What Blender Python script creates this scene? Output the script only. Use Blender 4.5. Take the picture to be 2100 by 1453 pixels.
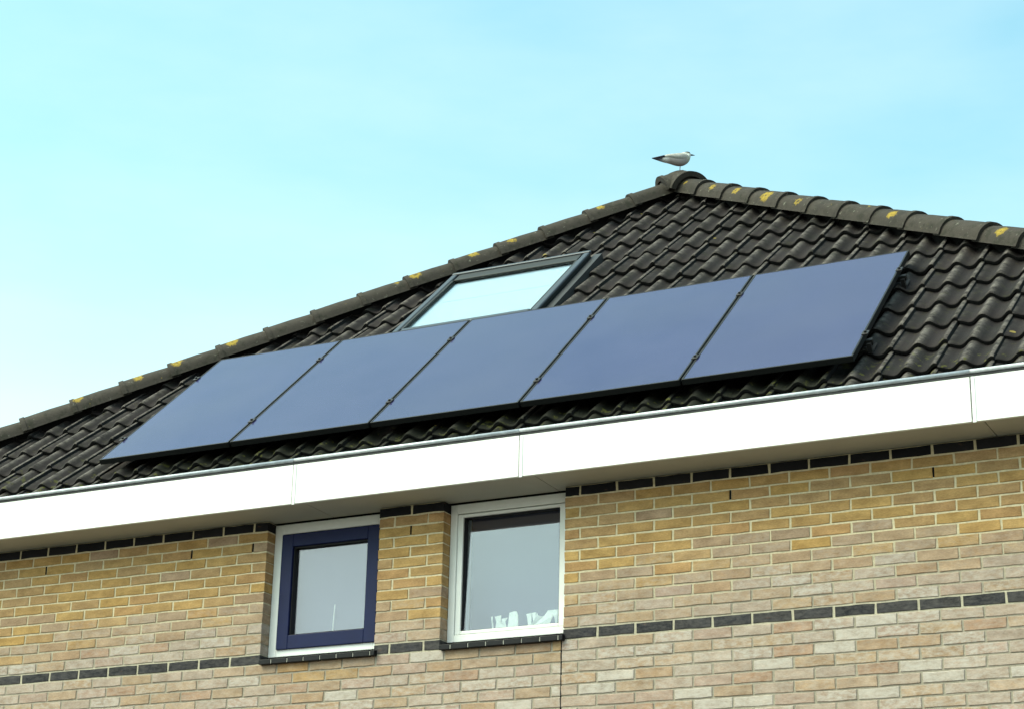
import bpy, bmesh, math, random
from math import sin, cos, tan, pi, sqrt, radians
from mathutils import Vector, Matrix

random.seed(7)
for o in list(bpy.data.objects):
    bpy.data.objects.remove(o)
scene = bpy.context.scene
COL = scene.collection
GZ = 4.0                       # height of the dark brick band above the ground

# ------------------------------------------------------------------ camera
PITCH, YAW, ROLL = 0.34917392539236, -0.46866900630977815, 0.02357520712879455
CAM = Vector((4.450877, -9.880514, -2.373611 + GZ))
fwd = Vector((sin(YAW) * cos(PITCH), cos(YAW) * cos(PITCH), sin(PITCH)))
rt0 = Vector((cos(YAW), -sin(YAW), 0))
up0 = rt0.cross(fwd)
rt = cos(ROLL) * rt0 + sin(ROLL) * up0
upv = -sin(ROLL) * rt0 + cos(ROLL) * up0
cd = bpy.data.cameras.new('camera')
cam = bpy.data.objects.new('camera', cd)
COL.objects.link(cam)
cam.matrix_world = Matrix((
    (rt.x, upv.x, -fwd.x, CAM.x), (rt.y, upv.y, -fwd.y, CAM.y),
    (rt.z, upv.z, -fwd.z, CAM.z), (0, 0, 0, 1)))
cd.sensor_width = 36
cd.sensor_fit = 'HORIZONTAL'
cd.lens = 4193.62 / 2100 * 36
cd.clip_start = 0.1
cd.clip_end = 5000
scene.camera = cam

# ------------------------------------------------------------------ light
SUN_EL, SUN_AZ = radians(53), radians(224)      # azimuth clockwise from +Y
world = bpy.data.worlds.new('World')
scene.world = world
world.use_nodes = True
nt = world.node_tree
nt.nodes.clear()
wo = nt.nodes.new('ShaderNodeOutputWorld')
bg = nt.nodes.new('ShaderNodeBackground')
sky = nt.nodes.new('ShaderNodeTexSky')
sky.sky_type = 'NISHITA'
sky.sun_disc = False
sky.sun_elevation = SUN_EL
sky.sun_rotation = SUN_AZ
sky.air_density = 1.0
sky.dust_density = 3.6
sky.ozone_density = 1.0
tint = nt.nodes.new('ShaderNodeMix'); tint.data_type = 'RGBA'; tint.blend_type = 'MULTIPLY'
tint.inputs['Factor'].default_value = 1.0
tint.inputs['B'].default_value = (0.92, 1.31, 1.00, 1)
tc = nt.nodes.new('ShaderNodeTexCoord')
mp = nt.nodes.new('ShaderNodeMapping'); mp.inputs['Scale'].default_value = (1.3, 1.3, 4.0); mp.inputs['Location'].default_value = (0.35, 0.6, 1.3)
nz = nt.nodes.new('ShaderNodeTexNoise'); nz.inputs['Scale'].default_value = 2.2
nz.inputs['Detail'].default_value = 6; nz.inputs['Roughness'].default_value = 0.55
rmp = nt.nodes.new('ShaderNodeMapRange')
rmp.inputs['From Min'].default_value = 0.42; rmp.inputs['From Max'].default_value = 0.75
rmp.inputs['To Min'].default_value = 0.04; rmp.inputs['To Max'].default_value = 0.38
cl = nt.nodes.new('ShaderNodeMix'); cl.data_type = 'RGBA'
cl.inputs['B'].default_value = (2.9, 3.6, 3.6, 1)          # thin high cloud
nt.links.new(tc.outputs['Generated'], mp.inputs['Vector'])
nt.links.new(mp.outputs['Vector'], nz.inputs['Vector'])
nt.links.new(nz.outputs['Fac'], rmp.inputs['Value'])
nt.links.new(sky.outputs['Color'], tint.inputs['A'])
nt.links.new(tint.outputs['Result'], cl.inputs['A'])
nt.links.new(rmp.outputs['Result'], cl.inputs['Factor'])
# pale haze low over the whole horizon
sz = nt.nodes.new('ShaderNodeSeparateXYZ')
hz = nt.nodes.new('ShaderNodeMapRange')
hz.inputs['From Min'].default_value = 0.05; hz.inputs['From Max'].default_value = 0.42
hz.inputs['To Min'].default_value = 0.80; hz.inputs['To Max'].default_value = 0.0
hm = nt.nodes.new('ShaderNodeMix'); hm.data_type = 'RGBA'
hm.inputs['B'].default_value = (4.7, 4.6, 4.4, 1)
nt.links.new(tc.outputs['Generated'], sz.inputs['Vector'])
nt.links.new(sz.outputs['Z'], hz.inputs['Value'])
nt.links.new(hz.outputs['Result'], hm.inputs['Factor'])
nt.links.new(cl.outputs['Result'], hm.inputs['A'])
nt.links.new(hm.outputs['Result'], bg.inputs['Color'])
bg.inputs['Strength'].default_value = 0.15
nt.links.new(bg.outputs['Background'], wo.inputs['Surface'])

sl = bpy.data.lights.new('sun', 'SUN')
sl.energy = 1.5
sl.angle = radians(60)
sl.color = (1.0, 0.77, 0.73)
sun = bpy.data.objects.new('sun', sl)
COL.objects.link(sun)
sd = Vector((sin(SUN_AZ) * cos(SUN_EL), cos(SUN_AZ) * cos(SUN_EL), sin(SUN_EL)))
sun.location = sd * 60
sun.rotation_euler = sd.to_track_quat('Z', 'Y').to_euler()

vs = scene.view_settings
vs.view_transform = 'Standard'
vs.look = 'None'
vs.gamma = 1
vs.exposure = 1.16
vs.use_curve_mapping = False


# ------------------------------------------------------------------ helpers
def make_obj(name, verts, faces, mat, parent=None, smooth=False, attr=None):
    me = bpy.data.meshes.new(name)
    me.from_pydata([tuple(v) for v in verts], [], faces)
    me.update()
    if mat is not None:
        me.materials.append(mat)
    if smooth:
        me.polygons.foreach_set('use_smooth', [True] * len(me.polygons))
    if attr is not None:
        a = me.attributes.new('bcol', 'FLOAT_COLOR', 'POINT')
        a.data.foreach_set('color', [c for t in attr for c in t])
    o = bpy.data.objects.new(name, me)
    COL.objects.link(o)
    if parent is not None:
        put_under(o, parent)
    return o


def put_under(o, parent):
    o.parent = parent
    if parent.parent is None:
        o.matrix_parent_inverse = Matrix.Translation(-parent.location)


def empty(name, loc, label, cat, group=None):
    o = bpy.data.objects.new(name, None)
    o.empty_display_size = 0.2
    o.location = loc
    COL.objects.link(o)
    o['label'] = label
    o['category'] = cat
    if group:
        o['group'] = group
    return o


class MB:
    def __init__(s):
        s.v, s.f = [], []

    def box(s, x0, x1, y0, y1, z0, z1, T=None):
        b = len(s.v)
        P = [Vector((x, y, z)) for z in (z0, z1) for y in (y0, y1) for x in (x0, x1)]
        s.v += [T(p) if T else p for p in P]
        s.f += [tuple(b + i for i in q) for q in
                ((0, 2, 3, 1), (4, 5, 7, 6), (0, 1, 5, 4), (2, 6, 7, 3), (0, 4, 6, 2), (1, 3, 7, 5))]
        return s

    def tube(s, a, b, r, n=10, r2=None):
        a, b = Vector(a), Vector(b)
        r2 = r if r2 is None else r2
        d = (b - a).normalized()
        u = d.orthogonal().normalized()
        w = d.cross(u)
        k = len(s.v)
        for c, rr in ((a, r), (b, r2)):
            for i in range(n):
                t = 2 * pi * i / n
                s.v.append(c + (u * cos(t) + w * sin(t)) * rr)
        for i in range(n):
            j = (i + 1) % n
            s.f.append((k + i, k + j, k + n + j, k + n + i))
        s.f.append(tuple(k + i for i in reversed(range(n))))
        s.f.append(tuple(k + n + i for i in range(n)))
        return s

    def build(s, name, mat, parent=None, smooth=False):
        return make_obj(name, s.v, s.f, mat, parent, smooth)


def bevel(o, w, seg=2):
    m = o.modifiers.new('bevel', 'BEVEL')
    m.width = w
    m.segments = seg
    m.limit_method = 'ANGLE'
    return o


# ------------------------------------------------------------------ materials
def material(name, base, rough=0.6, spec=0.5, metal=0.0, noise=0.0, nscale=6.0, bump=0.0, bscale=60.0):
    m = bpy.data.materials.new(name)
    m.use_nodes = True
    n = m.node_tree
    b = n.nodes['Principled BSDF']
    b.inputs['Base Color'].default_value = (*base, 1)
    b.inputs['Roughness'].default_value = rough
    b.inputs['Specular IOR Level'].default_value = spec
    b.inputs['Metallic'].default_value = metal
    g = n.nodes.new('ShaderNodeNewGeometry')
    if noise > 0:
        t = n.nodes.new('ShaderNodeTexNoise')
        t.inputs['Scale'].default_value = nscale
        t.inputs['Detail'].default_value = 7
        t.inputs['Roughness'].default_value = 0.65
        n.links.new(g.outputs['Position'], t.inputs['Vector'])
        r = n.nodes.new('ShaderNodeValToRGB')
        r.color_ramp.elements[0].position = 0.3
        r.color_ramp.elements[1].position = 0.7
        r.color_ramp.elements[0].color = (*[c * (1 - noise) for c in base], 1)
        r.color_ramp.elements[1].color = (*[min(1, c * (1 + noise)) for c in base], 1)
        n.links.new(t.outputs['Fac'], r.inputs['Fac'])
        n.links.new(r.outputs['Color'], b.inputs['Base Color'])
    if bump > 0:
        t2 = n.nodes.new('ShaderNodeTexNoise')
        t2.inputs['Scale'].default_value = bscale
        t2.inputs['Detail'].default_value = 5
        n.links.new(g.outputs['Position'], t2.inputs['Vector'])
        bp = n.nodes.new('ShaderNodeBump')
        bp.inputs['Strength'].default_value = bump
        bp.inputs['Distance'].default_value = 0.004
        n.links.new(t2.outputs['Fac'], bp.inputs['Height'])
        n.links.new(bp.outputs['Normal'], b.inputs['Normal'])
    return m


class NT:
    """small node helper"""
    def __init__(s, m):
        s.t = m.node_tree
        s.b = s.t.nodes.get('Principled BSDF')

    def n(s, typ, **kw):
        x = s.t.nodes.new(typ)
        for k, v in kw.items():
            if k in x.inputs.keys() if isinstance(k, str) else False:
                x.inputs[k].default_value = v
            else:
                setattr(x, k, v)
        return x

    def l(s, a, b):
        s.t.links.new(a, b)

    def noise(s, vec, scale, detail=6, rough=0.6):
        x = s.t.nodes.new('ShaderNodeTexNoise')
        x.inputs['Scale'].default_value = scale
        x.inputs['Detail'].default_value = detail
        x.inputs['Roughness'].default_value = rough
        if vec is not None:
            s.l(vec, x.inputs['Vector'])
        return x.outputs['Fac']

    def math(s, op, a, b=None, clamp=False):
        x = s.t.nodes.new('ShaderNodeMath')
        x.operation = op
        x.use_clamp = clamp
        for i, v in enumerate((a, b)):
            if v is None:
                continue
            if isinstance(v, (int, float)):
                x.inputs[i].default_value = v
            else:
                s.l(v, x.inputs[i])
        return x.outputs[0]

    def rng(s, v, a, b, c=0.0, d=1.0):
        x = s.t.nodes.new('ShaderNodeMapRange')
        s.l(v, x.inputs['Value'])
        for k, w in (('From Min', a), ('From Max', b), ('To Min', c), ('To Max', d)):
            x.inputs[k].default_value = w
        return x.outputs['Result']

    def mix(s, fac, a, b, blend='MIX'):
        x = s.t.nodes.new('ShaderNodeMix')
        x.data_type = 'RGBA'
        x.blend_type = blend
        for k, v in (('Factor', fac), ('A', a), ('B', b)):
            i = [q for q in x.inputs if q.name == k and q.enabled][0] if k != 'Factor' else x.inputs['Factor']
            if isinstance(v, (int, float)):
                i.default_value = v
            elif isinstance(v, tuple):
                i.default_value = (*v, 1)
            else:
                s.l(v, i)
        return x.outputs['Result']


def brick_material():
    m = material('weathered brick', (0.4, 0.26, 0.1), 0.85, 0.25)
    k = NT(m)
    a = k.n('ShaderNodeAttribute', attribute_name='bcol')
    pos = k.n('ShaderNodeNewGeometry').outputs['Position']
    mpn = k.n('ShaderNodeMapping')
    mpn.inputs['Scale'].default_value = (1, 1, 2.2)
    k.l(pos, mpn.inputs['Vector'])
    v = mpn.outputs['Vector']
    n1 = k.noise(v, 9, 6, 0.6)
    n2 = k.noise(v, 70, 5, 0.7)
    n3 = k.noise(v, 22, 6, 0.7)
    dark = k.mix(k.rng(n1, 0.35, 0.7), (0.74, 0.69, 0.64), (1.18, 1.15, 1.13))
    c = k.mix(1.0, a.outputs['Color'], dark, 'MULTIPLY')
    c = k.mix(1.0, c, k.mix(k.rng(n2, 0.3, 0.7), (0.78, 0.78, 0.78), (1.18, 1.18, 1.18)), 'MULTIPLY')
    # pale lime bloom inside single bricks, amount carried per brick
    eff = k.math('MULTIPLY', k.rng(n3, 0.40, 0.62), a.outputs['Alpha'], True)
    c = k.mix(eff, c, (0.48, 0.43, 0.385))
    # rusty scorch patches
    n4 = k.noise(v, 13, 4, 0.6)
    c = k.mix(k.rng(n4, 0.63, 0.74, 0, 0.30), c, (0.27, 0.13, 0.06))
    k.l(c, k.b.inputs['Base Color'])
    bp = k.n('ShaderNodeBump')
    bp.inputs['Strength'].default_value = 0.45
    bp.inputs['Distance'].default_value = 0.003
    k.l(n2, bp.inputs['Height'])
    k.l(bp.outputs['Normal'], k.b.inputs['Normal'])
    return m


def mortar_material():
    m = material('mortar', (0.5, 0.45, 0.32), 0.95, 0.1)
    k = NT(m)
    pos = k.n('ShaderNodeNewGeometry').outputs['Position']
    sx = k.n('ShaderNodeSeparateXYZ')
    k.l(pos, sx.inputs['Vector'])
    n1 = k.noise(pos, 3.0, 5, 0.6)
    h = k.math('ADD', sx.outputs['Z'], k.math('MULTIPLY', k.math('SUBTRACT', n1, 0.5), 0.5))
    n2 = k.noise(pos, 55, 5, 0.7)
    # upper joints kept clean under the eaves, lower ones rain washed and grey
    c = k.mix(k.rng(h, GZ + 0.05, GZ + 0.45), (0.33, 0.29, 0.23), (0.64, 0.55, 0.37))
    band = k.rng(k.math('ABSOLUTE', k.math('SUBTRACT', sx.outputs['Z'], GZ)), 0.032, 0.040, 0.8, 0.0)   # band was repointed
    c = k.mix(band, c, (0.50, 0.445, 0.335))
    c = k.mix(1.0, c, k.mix(k.rng(n2, 0.3, 0.7), (0.78, 0.78, 0.78), (1.15, 1.15, 1.15)), 'MULTIPLY')
    k.l(c, k.b.inputs['Base Color'])
    bp = k.n('ShaderNodeBump')
    bp.inputs['Strength'].default_value = 0.6
    bp.inputs['Distance'].default_value = 0.003
    k.l(n2, bp.inputs['Height'])
    k.l(bp.outputs['Normal'], k.b.inputs['Normal'])
    return m


def brick_texture_material():
    m = material('brickwork far', (0.4, 0.3, 0.2), 0.9, 0.2)
    k = NT(m)
    pos = k.n('ShaderNodeNewGeometry').outputs['Position']
    sx = k.n('ShaderNodeSeparateXYZ')
    k.l(pos, sx.inputs['Vector'])
    cb = k.n('ShaderNodeCombineXYZ')
    k.l(k.math('ADD', sx.outputs['X'], sx.outputs['Y']), cb.inputs['X'])
    k.l(sx.outputs['Z'], cb.inputs['Y'])
    t = k.n('ShaderNodeTexBrick')
    t.inputs['Scale'].default_value = 1
    t.inputs['Brick Width'].default_value = 0.22
    t.inputs['Row Height'].default_value = 0.0615
    t.inputs['Mortar Size'].default_value = 0.005
    t.inputs['Color1'].default_value = (0.40, 0.30, 0.21, 1)
    t.inputs['Color2'].default_value = (0.44, 0.36, 0.27, 1)
    t.inputs['Mortar'].default_value = (0.27, 0.24, 0.19, 1)
    k.l(cb.outputs['Vector'], t.inputs['Vector'])
    k.l(t.outputs['Color'], k.b.inputs['Base Color'])
    return m


def tile_material():
    m = material('concrete roof tile', (0.05, 0.047, 0.045), 0.8, 0.15)
    k = NT(m)
    geo = k.n('ShaderNodeNewGeometry')
    pos = geo.outputs['Position']
    rnd = k.math('FRACT', k.math('ADD', k.n('ShaderNodeObjectInfo').outputs['Random'], geo.outputs['Random Per Island']))
    n1 = k.noise(pos, 5, 6, 0.65)
    n2 = k.noise(pos, 130, 4, 0.7)
    n3 = k.noise(pos, 24, 6, 0.7)
    c = k.mix(rnd, (0.008, 0.0065, 0.007), (0.024, 0.018, 0.0178))
    c = k.mix(k.rng(n1, 0.35, 0.7), c, (0.019, 0.016, 0.016))
    # paler towards the roll crests, broken up by noise
    at = k.n('ShaderNodeAttribute', attribute_name='crest')
    w = k.math('MULTIPLY', at.outputs['Fac'], k.rng(k.noise(pos, 15, 6, 0.75), 0.38, 0.60), True)
    c = k.mix(k.math('MULTIPLY', w, 0.80), c, (0.185, 0.165, 0.148))
    c = k.mix(k.rng(n2, 0.35, 0.65, 0.0, 0.30), c, (0.028, 0.025, 0.026))
    # dark algae
    n5 = k.noise(pos, 11, 6, 0.7)
    c = k.mix(k.rng(n5, 0.52, 0.66, 0.0, 0.8), c, (0.014, 0.014, 0.011))
    # moss, mostly low on the roof
    sx = k.n('ShaderNodeSeparateXYZ')
    k.l(pos, sx.inputs['Vector'])
    low = k.rng(sx.outputs['Z'], GZ + 1.25, GZ + 1.6, 1.0, 0.12)
    n4 = k.noise(pos, 17, 4, 0.6)
    # moss and painted shade of the solar panels on the eaves rows
    moss_shade = k.rng(k.math('ADD', sx.outputs['Z'], k.math('MULTIPLY', k.math('SUBTRACT', n1, 0.5), 0.25)), GZ + 1.33, GZ + 1.48, 1.0, 0.0)
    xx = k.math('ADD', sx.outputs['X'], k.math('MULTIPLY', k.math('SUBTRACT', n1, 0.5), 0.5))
    moss_shade = k.math('MULTIPLY', moss_shade, k.math('MULTIPLY', k.rng(xx, -3.35, -3.0), k.rng(xx, 1.25, 1.5, 1.0, 0.0)))
    c = k.mix(k.math('MULTIPLY', moss_shade, k.rng(n3, 0.25, 0.45, 0.55, 0.95)), c, (0.011, 0.012, 0.008))
    c = k.mix(k.math('MULTIPLY', k.rng(n4, 0.58, 0.66), low, True), c, (0.070, 0.070, 0.018))
    # a few lichen flecks
    vo = k.n('ShaderNodeTexVoronoi')
    vo.inputs['Scale'].default_value = 4.2
    vo.inputs['Randomness'].default_value = 1.0
    k.l(pos, vo.inputs['Vector'])
    wob = k.math('ADD', vo.outputs['Distance'], k.math('MULTIPLY', k.math('SUBTRACT', n3, 0.5), 0.12))
    pick = k.math('GREATER_THAN', k.noise(vo.outputs['Position'], 3.1, 2, 0.5), 0.56)
    fl = k.math('MULTIPLY', k.math('LESS_THAN', wob, 0.075), pick)
    c = k.mix(k.math('MULTIPLY', fl, 0.75), c, (0.26, 0.20, 0.055))
    v2 = k.n('ShaderNodeTexVoronoi')                 # scattered bird droppings
    v2.inputs['Scale'].default_value = 3.3
    sh = k.n('ShaderNodeVectorMath', operation='ADD')
    sh.inputs[1].default_value = (3.7, 1.9, 5.3)
    k.l(pos, sh.inputs[0])
    k.l(sh.outputs['Vector'], v2.inputs['Vector'])
    pk2 = k.math('GREATER_THAN', k.noise(v2.outputs['Position'], 2.7, 2, 0.5), 0.55)
    wb2 = k.math('ADD', v2.outputs['Distance'], k.math('MULTIPLY', k.math('SUBTRACT', n3, 0.5), 0.16))
    c = k.mix(k.math('MULTIPLY', k.math('MULTIPLY', k.math('LESS_THAN', wb2, 0.045), pk2), 0.8), c, (0.42, 0.41, 0.37))
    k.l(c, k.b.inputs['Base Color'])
    bp = k.n('ShaderNodeBump')
    bp.inputs['Strength'].default_value = 0.5
    bp.inputs['Distance'].default_value = 0.003
    k.l(n2, bp.inputs['Height'])
    k.l(bp.outputs['Normal'], k.b.inputs['Normal'])
    return m


def hip_material():
    """hip tile with one lichen rosette; its spot and size come from the object's colour"""
    m = material('hip tile with lichen', (0.05, 0.047, 0.042), 0.8, 0.2)
    k = NT(m)
    tcn = k.n('ShaderNodeTexCoord')
    oc = tcn.outputs['Object']
    oi = k.n('ShaderNodeObjectInfo')
    pos = k.n('ShaderNodeNewGeometry').outputs['Position']
    n1 = k.noise(pos, 9, 6, 0.65)
    n2 = k.noise(pos, 120, 4, 0.7)
    n3 = k.noise(pos, 38, 6, 0.7)
    c = k.mix(oi.outputs['Random'], (0.020, 0.017, 0.014), (0.040, 0.033, 0.027))
    c = k.mix(k.rng(n1, 0.4, 0.7), c, (0.044, 0.037, 0.029))
    c = k.mix(k.rng(n2, 0.35, 0.65, 0, 0.4), c, (0.056, 0.050, 0.043))
    n5 = k.noise(pos, 16, 6, 0.7)
    c = k.mix(k.rng(n5, 0.50, 0.64, 0, 0.85), c, (0.020, 0.020, 0.013))
    c = k.mix(k.rng(k.noise(pos, 27, 5, 0.7), 0.62, 0.68, 0, 0.6), c, (0.20, 0.20, 0.16))
    c = k.mix(k.rng(k.noise(pos, 31, 6, 0.75), 0.66, 0.70, 0, 0.8), c, (0.24, 0.17, 0.03))
    # rosette
    sc = k.n('ShaderNodeSeparateColor')
    k.l(oi.outputs['Color'], sc.inputs['Color'])
    cb = k.n('ShaderNodeCombineXYZ')
    k.l(k.math('MULTIPLY', sc.outputs['Red'], 0.4), cb.inputs['X'])
    k.l(k.math('MULTIPLY', k.math('SUBTRACT', sc.outputs['Green'], 0.5), 0.4), cb.inputs['Y'])
    sp = k.n('ShaderNodeSeparateXYZ')
    k.l(oc, sp.inputs['Vector'])
    yy = k.math('MULTIPLY', k.math('SUBTRACT', sc.outputs['Green'], 0.5), 0.4)
    k.l(k.math('SUBTRACT', k.math('MULTIPLY', k.math('SQRT', k.math('SUBTRACT', 0.0143, k.math('MULTIPLY', yy, yy))), 0.92), 0.018), cb.inputs['Z'])
    c2 = k.n('ShaderNodeCombineXYZ')
    k.l(sp.outputs['X'], c2.inputs['X'])
    k.l(sp.outputs['Y'], c2.inputs['Y'])
    k.l(sp.outputs['Z'], c2.inputs['Z'])
    ds = k.n('ShaderNodeVectorMath', operation='DISTANCE')
    k.l(c2.outputs['Vector'], ds.inputs[0])
    k.l(cb.outputs['Vector'], ds.inputs[1])
    rad = k.math('MULTIPLY', sc.outputs['Blue'], 0.1)
    dd = k.math('SUBTRACT', k.math('ADD', ds.outputs['Value'], k.math('MULTIPLY', k.math('SUBTRACT', n3, 0.5), 0.11)), rad)
    inn = k.rng(dd, -0.004, 0.004, 1.0, 0.0)
    ye = k.mix(k.rng(n3, 0.35, 0.65), (0.17, 0.115, 0.018), (0.36, 0.255, 0.03))
    hol = k.rng(k.math('ADD', k.math('DIVIDE', ds.outputs['Value'], k.math('ADD', rad, 0.001)), k.math('MULTIPLY', k.math('SUBTRACT', n1, 0.5), 2.2)), 0.10, 0.35, 0.25, 1.0)
    c = k.mix(k.math('MULTIPLY', k.math('MULTIPLY', inn, 0.92), hol), c, ye)
    k.l(c, k.b.inputs['Base Color'])
    bp = k.n('ShaderNodeBump')
    bp.inputs['Strength'].default_value = 0.6
    bp.inputs['Distance'].default_value = 0.004
    k.l(n2, bp.inputs['Height'])
    k.l(bp.outputs['Normal'], k.b.inputs['Normal'])
    return m


def glass_material(name, ior, tintc=(0.9, 0.95, 0.95), rough=0.0, refl=(1, 1, 1)):
    m = bpy.data.materials.new(name)
    m.use_nodes = True
    t = m.node_tree
    t.nodes.clear()
    out = t.nodes.new('ShaderNodeOutputMaterial')
    mx = t.nodes.new('ShaderNodeMixShader')
    tr = t.nodes.new('ShaderNodeBsdfTransparent')
    gl = t.nodes.new('ShaderNodeBsdfGlossy')
    fr = t.nodes.new('ShaderNodeFresnel')
    fr.inputs['IOR'].default_value = ior
    tr.inputs['Color'].default_value = (*tintc, 1)
    gl.inputs['Roughness'].default_value = rough
    gl.inputs['Color'].default_value = (*refl, 1)
    ge = t.nodes.new('ShaderNodeNewGeometry')
    mr = t.nodes.new('ShaderNodeMapRange')            # same reflectance from either side of the thin sheet
    mr.inputs['To Min'].default_value = ior
    mr.inputs['To Max'].default_value = 1 / ior
    t.links.new(ge.outputs['Backfacing'], mr.inputs['Value'])
    t.links.new(mr.outputs['Result'], fr.inputs['IOR'])
    t.links.new(fr.outputs['Fac'], mx.inputs['Fac'])
    t.links.new(tr.outputs['BSDF'], mx.inputs[1])
    t.links.new(gl.outputs['BSDF'], mx.inputs[2])
    t.links.new(mx.outputs['Shader'], out.inputs['Surface'])
    return m


M_BRICK = brick_material()
M_MORTAR = mortar_material()
M_FARBRICK = brick_texture_material()
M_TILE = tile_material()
M_HIP = hip_material()
M_WHITE = material('white coated board', (0.80, 0.80, 0.78), 0.35, 0.5, noise=0.03, nscale=3)
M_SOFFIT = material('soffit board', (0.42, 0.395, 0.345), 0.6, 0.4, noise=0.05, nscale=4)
M_FRAME = material('white window paint', (0.80, 0.80, 0.77), 0.35, 0.5, noise=0.04, nscale=7)
M_BLUE = material('dark blue paint', (0.004, 0.009, 0.056), 0.45, 0.2, noise=0.12, nscale=9)
M_SEAL = material('black rubber seal', (0.010, 0.010, 0.011), 0.6, 0.3)
M_ZINC = material('weathered zinc', (0.50, 0.53, 0.57), 0.45, 0.5, metal=0.15, noise=0.22, nscale=28)
M_ZINCDARK = material('gutter with painted shadow', (0.06, 0.06, 0.06), 0.7, 0.3, noise=0.3, nscale=12)  # dark tone paints in the shadow below the gutter rim
M_PVFRAME = material('black anodised frame', (0.007, 0.008, 0.008), 0.5, 0.25)
M_PVGAP = material('frame edge worn', (0.12, 0.12, 0.125), 0.4, 0.5, metal=0.6)
M_ALU = material('aluminium', (0.30, 0.30, 0.30), 0.35, 0.5, metal=0.9, noise=0.15, nscale=40)
M_CLAMP = material('dark clamp', (0.022, 0.021, 0.021), 0.5, 0.4, metal=0.3)
M_SILL = material('black glazed sill tile', (0.006, 0.006, 0.008), 0.5, 0.2, noise=0.3, nscale=20)
M_SILLJOINT = material('sill joint mortar', (0.34, 0.33, 0.29), 0.9, 0.2, noise=0.2, nscale=30)
M_DARK = material('dark void', (0.006, 0.006, 0.006), 0.9, 0.1)
M_UNDER = material('roof underlay', (0.016, 0.016, 0.016), 0.9, 0.1)
M_SKYFRAME = material('grey skylight cladding', (0.048, 0.055, 0.066), 0.36, 0.5, metal=0.3, noise=0.1, nscale=14)
M_SKYDARK = material('dark skylight gasket', (0.014, 0.017, 0.016), 0.5, 0.3)
M_FLASH = material('lead grey flashing', (0.035, 0.038, 0.040), 0.5, 0.4, metal=0.2, noise=0.2, nscale=16)
M_BLINDW = material('white skylight blind', (0.56, 0.58, 0.64), 0.8, 0.2)
M_CURTAIN = material('added bluish blind', (0.115, 0.12, 0.20), 0.9, 0.1, noise=0.03, nscale=2)  # for blinds added to lift the panes towards the reflected sky's tone
M_PAPER = material('white ornament', (0.86, 0.84, 0.80), 0.8, 0.2, noise=0.10, nscale=40)
M_GLASS = glass_material('window glass', 2.02, refl=(1.0, 0.90, 1.0))
M_SKYGLASS = glass_material('skylight glass', 1.75)


def pv_material():
    m = material('solar glass', (0.020, 0.028, 0.052), 0.10, 0.5)
    k = NT(m)
    pos = k.n('ShaderNodeNewGeometry').outputs['Position']
    n1 = k.noise(pos, 2.2, 5, 0.6)
    n2 = k.noise(pos, 0.9, 4, 0.6)
    rnd = k.n('ShaderNodeObjectInfo').outputs['Random']
    c = k.mix(k.rng(n1, 0.3, 0.7), (0.024, 0.024, 0.088), (0.038, 0.038, 0.108))
    c = k.mix(k.math('MULTIPLY', rnd, 0.5), c, (0.042, 0.042, 0.098))
    c = k.mix(k.rng(n2, 0.4, 0.7, 0.0, 0.5), c, (0.050, 0.050, 0.095))
    k.b.inputs['IOR'].default_value = 1.52
    k.b.inputs['Specular Tint'].default_value = (0.94, 0.86, 1.0, 1)
    k.l(c, k.b.inputs['Base Color'])
    k.l(k.rng(n1, 0.3, 0.7, 0.12, 0.16), k.b.inputs['Roughness'])
    return m


M_PV = pv_material()
M_NOSE = material('tile edge with painted shade', (0.016, 0.016, 0.016), 0.8, 0.2, noise=0.5, nscale=40)  # algae plus painted shade on the tile noses and side edges


def ground_material():
    m = material('grey paving', (0.26, 0.25, 0.23), 0.9, 0.2)
    k = NT(m)
    pos = k.n('ShaderNodeNewGeometry').outputs['Position']
    t = k.n('ShaderNodeTexBrick')
    t.inputs['Scale'].default_value = 1
    t.inputs['Brick Width'].default_value = 0.3
    t.inputs['Row Height'].default_value = 0.3
    t.inputs['Mortar Size'].default_value = 0.006
    t.inputs['Color1'].default_value = (0.095, 0.09, 0.075, 1)
    t.inputs['Color2'].default_value = (0.075, 0.072, 0.06, 1)
    t.inputs['Mortar'].default_value = (0.04, 0.04, 0.035, 1)
    k.l(pos, t.inputs['Vector'])
    n = k.noise(pos, 0.8, 6, 0.6)
    c = k.mix(1.0, t.outputs['Color'], k.mix(n, (0.7, 0.7, 0.7), (1.2, 1.2, 1.2)), 'MULTIPLY')
    k.l(c, k.b.inputs['Base Color'])
    return m


# ------------------------------------------------------------------ setting
g = make_obj('ground', [(-900, -900, 0), (900, -900, 0), (900, 900, 0), (-900, 900, 0)], [(0, 1, 2, 3)], ground_material())
g['kind'] = 'structure'

# ------------------------------------------------------------------ the house
HX0, HX1, HD = -6.15, 4.13, 6.69
house = empty('house', ((HX0 + HX1) / 2, HD / 2, 0),
              'yellow brick house with black tiled hip roof and white eaves', 'house')
C, B = 0.061517, 0.22
ZS = 0.8285 + GZ                # soffit height
W1 = (-2.150, -1.384)           # window openings
W2 = (-0.962, -0.200)
SILLZ = -0.5 * C

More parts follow.
